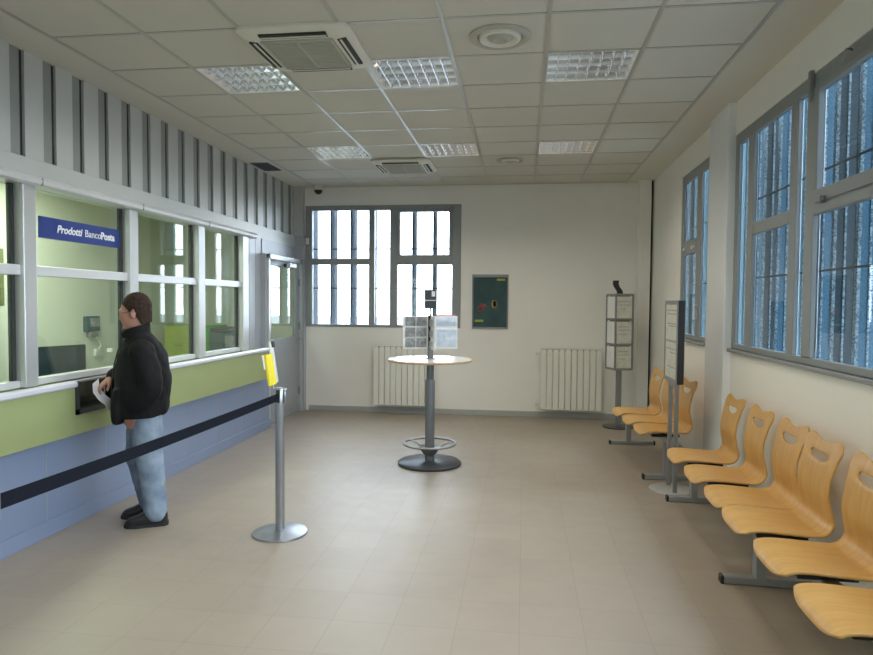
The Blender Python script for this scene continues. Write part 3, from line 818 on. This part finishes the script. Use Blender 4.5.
# ------------------------------------------------------------------ beam seating
def seat_shell():
    # profile (x, z) of the bent plywood, arc-length parametrised
    key = [(0,.405),(.012,.427),(.04,.441),(.10,.445),(.20,.434),(.28,.424),(.335,.424),(.368,.440),(.388,.472),(.391,.515),(.378,.58),(.371,.64),(.382,.72),(.402,.80),(.420,.855),(.430,.888)]
    pts = []
    key = [(a*1.05,b+.012*max(0,min(1,(a-.1)/.2))*(1 if b<.5 else 0)) for a,b in key]
    for i in range(len(key)-1):
        p0 = key[max(i-1,0)]; p1 = key[i]; p2 = key[i+1]; p3 = key[min(i+2,len(key)-1)]
        for q in range(6):
            t = q/6
            pts.append(tuple(.5*((2*p1[k])+(-p0[k]+p2[k])*t+(2*p0[k]-5*p1[k]+4*p2[k]-p3[k])*t*t+(-p0[k]+3*p1[k]-3*p2[k]+p3[k])*t**3) for k in (0,1)))
    pts.append(key[-1])
    S = [0]
    for a,b in zip(pts,pts[1:]): S.append(S[-1]+math.dist(a,b))
    Lt = S[-1]
    def at(s):
        s = max(0,min(Lt,s))
        for i in range(len(S)-1):
            if s <= S[i+1]:
                t = (s-S[i])/(S[i+1]-S[i]); return (pts[i][0]+(pts[i+1][0]-pts[i][0])*t, pts[i][1]+(pts[i+1][1]-pts[i][1])*t)
        return pts[-1]
    # half width along fraction f
    wk = [(0,.150),(.012,.178),(.04,.200),(.10,.200),(.25,.203),(.40,.203),(.52,.198),(.66,.184),(.76,.176),(.86,.188),(.93,.204),(.97,.208),(1,.200)]
    def hw(f):
        for (a,wa),(b,wb) in zip(wk,wk[1:]):
            if f <= b:
                t = (f-a)/(b-a); t = t*t*(3-2*t); return wa+(wb-wa)*t
        return wk[-1][1]
    ns, ntt = 60, 20
    def P(f, t, dip=.034):
        # the top edge dips in the middle between two rounded horns
        u = abs(t)
        top = 1 - dip*math.exp(-(u/.52)**2) - (.06*max(0,(u-.76)/.24)**2.2)
        fr0 = .0 + .035*max(0,(u-.6)/.4)**2.2           # rounded front corners
        g = fr0 + f*(top-fr0)
        x, z = at(g*Lt)
        # slight cross dish
        dz = -.006*(1-u*u)*(1 if g<.45 else 0)
        return Vector((x, t*hw(g), z+dz))
    b = bmesh.new()
    # hand hole: rows r0..r1, columns c0..c1 are replaced by a ring
    r0, r1, c0, c1 = 51, 57, 3, 17
    V = {}
    for i in range(ns+1):
        for jx in range(ntt+1):
            if r0 < i < r1 and c0 < jx < c1: continue
            V[i,jx] = b.verts.new(P(i/ns, -1+2*jx/ntt))
    for i in range(ns):
        for jx in range(ntt):
            if r0 <= i < r1 and c0 <= jx < c1: continue
            b.faces.new((V[i,jx],V[i,jx+1],V[i+1,jx+1],V[i+1,jx]))
    loop = [(r0,q) for q in range(c0,c1)]+[(q,c1) for q in range(r0,r1)]+[(r1,q) for q in range(c1,c0,-1)]+[(q,c0) for q in range(r1,r0,-1)]
    cf, ctt = (r0+r1)/2, (c0+c1)/2
    inner = []
    for (i,jx) in loop:
        df, dt = (i-cf)/((r1-r0)/2), (jx-ctt)/((c1-c0)/2)
        a = math.atan2(df, dt)
        ca, sa = math.cos(a), math.sin(a)
        k = (abs(ca)**2.6+abs(sa)**2.6)**(-1/2.6)
        ff = cf + sa*k*1.6; tt = ctt + ca*k*5.4
        # the slot sags a little with the top edge
        inner.append(b.verts.new(P(ff/ns-.012, -1+2*tt/ntt, .016)))
    n = len(loop)
    for q in range(n):
        b.faces.new((V[loop[q]],V[loop[(q+1)%n]],inner[(q+1)%n],inner[q]))
    mb = MB(); mb.bm.free(); mb.bm = b
    return mb
def bench(label, seats, legs, y0, y1, x0, yc, rz):
    """x0 = front edge of the seats; seat backs toward +x"""
    seats = [(y-yc,dx) for y,dx in seats]; legs = [y-yc for y in legs]; y0 -= yc; y1 -= yc
    r = thing('beam_bench',label,'bench',(x0,yc,0),rz,'rows of beam seating along the right wall')
    MB().rbox(.20,.27,y0,y1,.345,.395,.004,1).build('beam',M['benchmetal'],r)
    for y in legs:
        lg = MB().rbox(.215,.265,y-.035,y+.035,.04,.36,.004,1)
        lg.rbox(.050,.515,y-.025,y+.025,.0,.045,.006,1)
        lo = lg.build('leg',M['benchmetal'],r)
        MB().rbox(.035,.055,y-.027,y+.027,.0,.047,.006,1).build('end_cap',M['black'],lo); MB().rbox(.51,.53,y-.027,y+.027,.0,.047,.006,1).build('end_cap',M['black'],lo)
    first = None
    for y, dx in seats:
        if first is None:
            s = seat_shell().build('seat_shell',M['wood'],r,smooth=180)
            so = s.modifiers.new('ply','SOLIDIFY'); so.thickness = .012; so.offset = -1
            bv = s.modifiers.new('round','BEVEL'); bv.width = .003; bv.segments = 2; bv.limit_method = 'ANGLE'; bv.angle_limit = math.radians(50)
            s.location = (dx,y,0)
            for by in (-.095,.095): MB().rbox(.09,.33,by-.015,by+.015,.390,.412,.003,1).build('seat_bracket',M['black'],s)
            for bx, bz in ((.12,.4395),(.27,.4315)):
                for by in (-.095,.095): MB().lathe([(.006,bz-.004),(.006,bz+.001),(.003,bz+.003)],bx,by,10).build('bolt',M['steel'],s)
            first = s
        else:
            s = first.copy(); COL.objects.link(s); s.parent = r; s.location = (dx,y,0)
            for ch in first.children:
                c = ch.copy(); COL.objects.link(c); c.parent = s
    return r
bench('nearer row of bent plywood seats on a grey beam beside the right wall',[(4.89,.0),(4.377,.012),(3.88,.02),(3.465,.010),(2.98,.018),(2.48,.01)],[5.24,3.735,2.33],2.15,5.33,1.062,3.65,-.018)
bench('farther row of three bent plywood seats behind the notice panel',[(6.82,0),(6.36,0),(5.90,0)],[7.28,5.87],5.62,7.42,.985,6.36,.075)

# ------------------------------------------------------------------ queue posts and belt
def stanchion(name, label, x, y):
    s = thing(name,label,'queue post',(x,y,0),0,'steel queue barrier posts')
    MB().lathe([(.178,0),(.180,.004),(.178,.012),(.10,.020),(.036,.026)],n=56).build('base',M['steel'],s,smooth=35)
    MB().lathe([(.030,.02),(.030,.87)],n=28).build('pole',M['steel'],s,smooth=40)
    hd = MB().lathe([(.033,.865),(.033,.965),(.028,.972)],n=28)
    hd.rbox(.012,.045,-.020,.020,.872,.965,.004,1).rbox(-.045,-.012,-.02,.02,.872,.965,.004,1)
    ho = hd.build('head',M['steel'],s,smooth=40)
    MB().box(-.012,.012,-.0345,-.0325,.875,.96).build('belt_slot',M['black'],ho); MB().box(-.012,.012,.0325,.0345,.875,.96).build('belt_slot',M['black'],ho)
    return s
P1 = (-1.586,4.095); P2 = (-1.605,1.737)
s1 = stanchion('queue_post','steel queue post with a yellow sign on top, in the middle of the floor',*P1)
s2 = stanchion('queue_post','steel queue post at the extreme left edge holding the belt end',*P2)
# the yellow sign on the first post
Q = T(-.035,.0,.97) @ Ry(math.radians(-9))
ar = MB().rbox(-.004,.004,.012,.075,.03,.305,.002,1,Q).build('sign_plate',M['papercream'],s1)
MB().rbox(-.008,.004,-.02,.02,-.02,.04,.002,1,Q).build('sign_arm',M['steel'],s1)
MB().rbox(-.012,.006,-.075,.030,.02,.225,.002,1,Q).build('yellow_sheet',M['yellow'],ar)
MB().rbox(-.012,.016,.045,.078,.265,.305,.003,1,Q).build('clip',M['black'],ar)
MB().rbox(-.024,-.012,-.078,-.055,.13,.225,.002,1,Q).build('white_flap',M['paper'],ar)
# belt
a = Vector((P1[0],P1[1]-.0365,.912)); b = Vector((P2[0],P2[1]+.0365,.912))
bt = MB()
rs_ = []
for k in range(25):
    t = k/24; p = a.lerp(b,t); p.z -= .018*4*t*(1-t)*.4
    rs_.append([(p.x-.0012,p.y,p.z-.025),(p.x+.0012,p.y,p.z-.025),(p.x+.0012,p.y,p.z+.025),(p.x-.0012,p.y,p.z+.025)])
tag(bt.rings(rs_).build('barrier_belt',M['belt']),'black belt stretched between the two steel queue posts','barrier belt')

# ------------------------------------------------------------------ the man at the counter
MRZ = math.radians(25); MK = .88
man = thing('person','man in black jacket and light jeans standing at the counter, head bowed','person',(-2.575,4.18,0),MRZ)
OX, OY = -2.58, 4.2
def W(x,y,z): return Vector(((x-OX)*MK,y-OY,z))
def remeshed(mb, name, m, parent, vox, smooth_it=4, disp=0, dscale=6, keep=None):
    o = mb.build(name, m, parent)
    r = o.modifiers.new('r','REMESH'); r.mode = 'VOXEL'; r.voxel_size = vox; r.use_smooth_shade = True
    s = o.modifiers.new('s','SMOOTH'); s.factor = .5; s.iterations = smooth_it
    bpy.context.view_layer.update()
    dg = bpy.context.evaluated_depsgraph_get()
    me = bpy.data.meshes.new_from_object(o.evaluated_get(dg))
    o.modifiers.clear(); old = o.data; o.data = me; bpy.data.meshes.remove(old)
    me.name = name
    if not me.materials: me.materials.append(m)
    if disp:
        for v in me.vertices:
            p = v.co*dscale
            v.co += v.normal*disp*(noise.noise(p)+.5*noise.noise(p*2.1+Vector((3,1,7))))
    for p in me.polygons: p.use_smooth = True
    return o
def ovals(secs, n=28):
    return [[W(cx+a*math.cos(k*2*PI/n), cy+b*math.sin(k*2*PI/n), z+tl*math.cos(k*2*PI/n)) for k in range(n)] for cx,cy,z,a,b,tl in secs]
def limb(mb, pts, radii, sub=6):
    P_=[]; R_=[]
    for i in range(len(pts)-1):
        p0=Vector(pts[max(i-1,0)]); p1=Vector(pts[i]); p2=Vector(pts[i+1]); p3=Vector(pts[min(i+2,len(pts)-1)])
        for q in range(sub):
            t=q/sub
            P_.append(W(*(.5*((2*p1)+(p2-p0)*t+(2*p0-5*p1+4*p2-p3)*t*t+(3*p1-p0-3*p2+p3)*t**3))))
            R_.append(radii[i]+(radii[i+1]-radii[i])*t)
    P_.append(W(*pts[-1])); R_.append(radii[-1])
    mb.tube(P_,R_,16)
    mb.ell(P_[0],(R_[0],)*3,u=14,v=10); mb.ell(P_[-1],(R_[-1],)*3,u=14,v=10)

# joints
L_sh=(-2.59,4.015,1.195); L_el=(-2.52,3.965,.965); L_wr=(-2.640,4.01,.835)
R_sh=(-2.60,4.385,1.195); R_el=(-2.60,4.46,.975); R_wr=(-2.83,4.27,1.018)
LL = [(-2.595,4.125,.72),(-2.565,4.105,.43),(-2.528,4.105,.08)]
RL = [(-2.61,4.28,.72),(-2.655,4.295,.43),(-2.585,4.315,.08)]
HC = Vector((-2.668,4.2,1.455))          # head centre
HR = Ry(math.radians(-10)) @ Rz(math.radians(-5))     # bowed, turned slightly away
body = MB()
def head_ell(c, r, rot=None):
    body.ell(W(*(HC + HR.to_3x3() @ Vector(c))), r, HR.to_3x3() if rot is None else (HR.to_3x3() @ rot), u=24, v=16)
head_ell((.020,0,.035),(.096,.076,.092))
head_ell((-.030,0,-.015),(.072,.064,.098))
head_ell((-.062,0,-.092),(.038,.036,.030))
head_ell((-.02,0,-.075),(.06,.052,.04))
head_ell((-.090,0,.028),(.018,.048,.013))
head_ell((-.100,0,-.018),(.022,.0145,.018))
head_ell((-.095,0,.005),(.014,.010,.030), Ry(math.radians(18)).to_3x3())
head_ell((-.088,0,-.052),(.017,.026,.010)); head_ell((-.087,0,-.066),(.015,.023,.010))
for s in (-1,1):
    head_ell((-.066,s*.040,-.018),(.022,.02,.024))
    head_ell((.006,s*.078,-.008),(.019,.009,.031), Rz(s*math.radians(-14)).to_3x3())
    head_ell((.002,s*.074,-.030),(.011,.008,.013))
limb(body,[(-2.655,4.2,1.39),(-2.625,4.2,1.30),(-2.60,4.2,1.22)],[.056,.058,.075])
body.rings(ovals([(-2.60,4.2,.76,.09,.13,0),(-2.595,4.2,.86,.10,.14,0),(-2.58,4.2,1.0,.12,.165,0),(-2.58,4.2,1.13,.125,.175,0),(-2.585,4.2,1.21,.10,.165,0),(-2.60,4.2,1.25,.07,.10,0)]))
for sh,el,wr in ((L_sh,L_el,L_wr),(R_sh,R_el,R_wr)): limb(body,[sh,el,wr],[.055,.040,.027])
for lg in (LL,RL):
    limb(body,lg,[.068,.050,.036])
    x,y,z = lg[-1]
    limb(body,[(x+.01,y,.055),(x-.06,y,.042),(x-.13,y,.032)],[.030,.027,.020])
def hand(wr, d, up, spread, curl, thumb):
    """wr wrist, d pointing direction, up = back-of-hand normal"""
    d = Vector(d).normalized(); up = Vector(up); up = (up-d*up.dot(d)).normalized(); sd = d.cross(up)
    w0 = Vector(wr)
    for q in range(4):
        off = (q-1.5)*.019
        limb(body,[tuple(w0),tuple(w0+d*.045+sd*off*.8),tuple(w0+d*.085+sd*off)],[.022,.014,.0115],3)
    for q,ln in enumerate((.060,.070,.066,.052)):
        off = (q-1.5)*.019*spread
        p = w0+d*.088+sd*(q-1.5)*.019; dd = d.copy(); pts=[tuple(p)]
        for seg in range(3):
            dd = (dd - up*curl*(.35+.25*seg)).normalized()
            p = p + dd*ln*(.42,.33,.25)[seg]; pts.append(tuple(p))
        limb(body,pts,[.0100,.0092,.0086,.0076],3)
    p = w0+d*.02+sd*thumb*.022
    t1 = p+(d*.5+sd*thumb*.8-up*.3).normalized()*.038
    t2 = t1+(d*.9+sd*thumb*.15-up*.5).normalized()*.030
    t3 = t2+(d*.9-up*.6).normalized()*.024
    limb(body,[tuple(w0),tuple(p),tuple(t1),tuple(t2),tuple(t3)],[.018,.015,.0125,.0105,.009],3)
hand((-2.845,4.255,1.012),(-.72,-.30,-.62),(-.55,-.25,.75),1.05,.75,-1)
hand((-2.65,4.012,.825),(-.35,.25,-.9),(-.3,-.95,-.1),1.0,.25,-1)
body_o = remeshed(body,'body',M['skin'],man,.0052,3)

# jacket
jk = MB()
jk.rings(ovals([(-2.640,4.2,.752,.203,.215,0),(-2.630,4.2,.80,.208,.222,0),(-2.615,4.2,.92,.208,.222,0),(-2.612,4.2,1.02,.205,.220,0),
                (-2.612,4.2,1.10,.195,.218,0),(-2.612,4.2,1.17,.178,.210,.0),(-2.615,4.2,1.225,.150,.185,.0),(-2.628,4.2,1.27,.120,.145,.01),(-2.645,4.2,1.30,.100,.105,.015),(-2.655,4.2,1.345,.094,.094,.02)]))
limb(jk,[L_sh,L_el,L_wr],[.085,.072,.056])
limb(jk,[R_sh,R_el,R_wr],[.085,.068,.048])
# open front hanging a little lower
jk.rings(ovals([(-2.775,4.17,.712,.055,.16,0),(-2.775,4.17,.80,.055,.17,0),(-2.765,4.18,.95,.05,.17,0)]))
jk_o = remeshed(jk,'jacket',M['jacket'],man,.009,6,disp=.010,dscale=9)
cl = MB().rings(ovals([(-2.655,4.2,1.30,.102,.104,.02),(-2.660,4.2,1.335,.106,.104,.03),(-2.660,4.2,1.360,.102,.10,.03),(-2.660,4.2,1.335,.085,.086,.03)]),cap=False)
cl.build('collar',M['jacket'],jk_o,smooth=180).parent = man
zp = MB().tube([W(-2.838,4.19,.74),W(-2.835,4.19,.95),W(-2.815,4.19,1.10),W(-2.785,4.19,1.2),W(-2.757,4.19,1.28)],.0045,6)
zp.build('zip',M['black'],man)

# jeans
jn = MB()
jn.rings(ovals([(-2.60,4.2,.64,.10,.14,0),(-2.60,4.2,.70,.125,.165,0),(-2.60,4.2,.78,.135,.17,0),(-2.60,4.2,.86,.125,.165,0)]))
limb(jn,[(-2.585,4.125,.73),(-2.567,4.115,.60),(-2.552,4.108,.42),(-2.530,4.105,.25),(-2.518,4.105,.090)],[.102,.102,.088,.080,.076])
limb(jn,[(-2.615,4.28,.73),(-2.640,4.29,.60),(-2.660,4.295,.44),(-2.62,4.305,.26),(-2.580,4.315,.090)],[.102,.098,.083,.076,.072])
jn_o = remeshed(jn,'jeans',M['denim'],man,.009,5,disp=.007,dscale=11)

# shoes
for (x,y,z) in (LL[-1],RL[-1]):
    sh = MB()
    sh.rings([[W(x+px_,y+wy*s,zz) for s,zz in ((-1,.018),(-1,.03+.4*hz),(-.6,.02+hz),(.6,.02+hz),(1,.03+.4*hz),(1,.018))] for px_,wy,hz in
              ((.10,.024,.050),(.08,.040,.085),(.03,.047,.105),(-.03,.047,.098),(-.08,.050,.072),(-.12,.053,.054),(-.16,.050,.043),(-.188,.038,.034),(-.208,.016,.014))])
    so = remeshed(sh,'shoe',M['shoe'],man,.006,4)
    so_ = MB().rings([[W(x+px_,y+wy,zz) for wy,zz in ((-w_,.0),(w_,.0),(w_,.022),(-w_,.022))] for px_,w_ in ((.104,.024),(.08,.043),(.02,.049),(-.05,.050),(-.12,.057),(-.16,.053),(-.192,.039),(-.214,.014))])
    so_.build('sole',M['sole'],so).parent = so

# hair: shell over the skull, cut along a hairline
hb_ = bmesh.new(); bmesh.ops.create_uvsphere(hb_,u_segments=72,v_segments=48,radius=1)
kill=[]
for v in hb_.verts:
    c = v.co.copy()
    if c.z < 0:
        h_ = max(math.hypot(c.x,c.y),.35); f_ = (1-.20*abs(c.z))/h_; c.x *= f_; c.y *= f_
    p = Vector((.024+c.x*.111, c.y*.086, .033+c.z*(.104 if c.z>0 else .125)))
    p += Vector(c)*.004*noise.noise(c*9)
    v.co = p
    hl = ((-.2,.075),(-.075,.070),(-.055,.052),(-.035,.030),(-.020,.0),(-.010,-.022),(.0,-.018),(.006,.018),(.020,.020),(.030,-.03),(.045,-.070),(.06,-.088),(.3,-.088))
    for (xa,za),(xb,zb) in zip(hl,hl[1:]):
        if p.x <= xb: lim = za+(zb-za)*max(0,(p.x-xa)/(xb-xa)); break
    if p.z < lim: kill.append(v)
bmesh.ops.delete(hb_,geom=kill,context='VERTS')
for v in hb_.verts: v.co = W(*(HC + HR.to_3x3() @ v.co))
hm = MB(); hm.bm.free(); hm.bm = hb_
ho_ = hm.build('hair',M['hair'],man,smooth=180)
sd_ = ho_.modifiers.new('t','SOLIDIFY'); sd_.thickness = .012; sd_.offset = -1
# nape hair
# eyes and spectacles
for s in (-1,1):
    MB().ell(W(*(HC+HR.to_3x3() @ Vector((-.083,s*.031,.010)))),(.011,.012,.010),u=12,v=8).build('eye',M['eyewhite'],man,smooth=180)
gl_ = MB()
def G(x,y,z): return W(*(HC+HR.to_3x3() @ Vector((x,y,z))))
for s in (-1,1):
    ring=[G(-.108+.006*abs(math.cos(t)),s*.033+.025*math.cos(t),.008+.018*math.sin(t)) for t in [k*2*PI/20 for k in range(21)]]
    gl_.tube(ring,.0022,6,cap=False)
    gl_.tube([G(-.100,s*.060,.014),G(-.06,s*.078,.014),G(.0,s*.084,.012),G(.02,s*.082,.0)],.0022,6)
gl_.tube([G(-.108,-.010,.010),G(-.112,0,.013),G(-.108,.010,.010)],.0022,6)
gl_.build('spectacles',M['glasses'],man)

# paper in the hand
pp = MB()
pts=[(-2.955,4.235,.985),(-2.945,4.205,.93),(-2.905,4.195,.88),(-2.865,4.205,.845),(-2.845,4.22,.80)]
def sheet(mb,pts,dv,th):
    n=len(pts); r=[]
    for (x,y,z) in pts:
        r.append([W(x-dv[0],y-dv[1],z-dv[2]),W(x+dv[0],y+dv[1],z+dv[2]),W(x+dv[0]+th,y+dv[1],z+dv[2]+th*.6),W(x-dv[0]+th,y-dv[1],z-dv[2]+th*.6)])
    mb.rings(r)
sheet(pp,pts,(.012,.045,.012),.002)
po_ = pp.build('paper_slip',M['paper'],smooth=50); po_.location = (-2.575,4.18,0); po_.rotation_euler = (0,0,MRZ)
tag(po_,'folded white paper in the right hand of the man','paper')

# ------------------------------------------------------------------ light
world = bpy.data.worlds.new('World'); scn.world = world; world.use_nodes = True
nt = world.node_tree; N = nt.nodes; L = nt.links
bg = N['Background']
tc = N.new('ShaderNodeTexCoord'); sp = N.new('ShaderNodeSeparateXYZ'); cr = N.new('ShaderNodeValToRGB')
L.new(tc.outputs['Generated'], sp.inputs[0]); L.new(sp.outputs['Z'], cr.inputs['Fac'])
cr.color_ramp.elements[0].position = 0; cr.color_ramp.elements[0].color = (.90,.95,1,1)
cr.color_ramp.elements[1].position = .9; cr.color_ramp.elements[1].color = (.75,.86,1,1)
L.new(cr.outputs['Color'], bg.inputs['Color']); bg.inputs['Strength'].default_value = 9
def portal(name, loc, rot, sx, sy):
    l = bpy.data.lights.new(name,'AREA'); l.shape = 'RECTANGLE'; l.size = sx; l.size_y = sy
    l.cycles.is_portal = True
    o = bpy.data.objects.new(name,l); COL.objects.link(o); o.location = loc; o.rotation_euler = rot
portal('window_portal',((wx0+wx1)/2,YB+.12,(WZ0+WZ1)/2),(PI/2,0,PI),wx1-wx0,WZ1-WZ0)      # faces -Y
portal('window_portal',(XR+.075,(W3[0]+W3[1])/2,(WZ0+WZ1)/2),(PI/2,0,PI/2),W3[1]-W3[0],WZ1-WZ0)
portal('window_portal',(XR+.075,(W2[0]+W2[1])/2,(WZ0+WZ1)/2),(PI/2,0,PI/2),W2[1]-W2[0],WZ1-WZ0)
def lamp(name, loc, sx, sy, e, col):
    l = bpy.data.lights.new(name,'AREA'); l.shape='RECTANGLE'; l.size=sx; l.size_y=sy; l.energy=e; l.color=col
    l.shadow_soft_size = .1; o = bpy.data.objects.new(name,l); COL.objects.link(o); o.location=loc; return o
LW = 6.0
for (ci, rj) in [(c, r) for c in (1,3,5) for r in (5, 1, -3)]:
    o = lamp('luminaire_light',(GX0+.6*(ci+.5), GY+DY*(rj+.5), H-.012),.54,.52,LW,(1,.90,.74))
    o.data.spread = math.radians(150)
lamp('office_lamp',(-4.2,5.2,2.72),.6,1.2,42,(.95,1,.90))
lamp('office_lamp',(-4.2,3.2,2.72),.6,1.2,14,(.95,1,.90))

# ------------------------------------------------------------------ camera
cam = bpy.data.cameras.new('camera'); co = bpy.data.objects.new('camera',cam); COL.objects.link(co)
right = Vector((0.99114555,0.13255838,0.0076664)); down = Vector((0.01267651,-0.036993,-0.99923512)); fwd = Vector((-0.13217339,0.99048463,-0.03834582))
m3 = Matrix((right,-down,-fwd)).transposed()
co.matrix_world = T(0,0,1.54) @ m3.to_4x4()
cam.sensor_fit = 'HORIZONTAL'; cam.sensor_width = 36; cam.lens = 650/873*36; cam.clip_start = .02; cam.clip_end = 300
scn.camera = co

scn.view_settings.view_transform = 'Standard'; scn.view_settings.look = 'None'
scn.view_settings.gamma = 1; scn.view_settings.use_curve_mapping = False
scn.view_settings.exposure = 0.6
try:
    scn.cycles.max_bounces = 14; scn.cycles.diffuse_bounces = 8; scn.cycles.glossy_bounces = 6
    scn.cycles.transparent_max_bounces = 24; scn.cycles.transmission_bounces = 8
    scn.cycles.sample_clamp_indirect = 8
    scn.cycles.caustics_reflective = False; scn.cycles.caustics_refractive = False
    scn.cycles.use_denoising = True
except Exception: pass
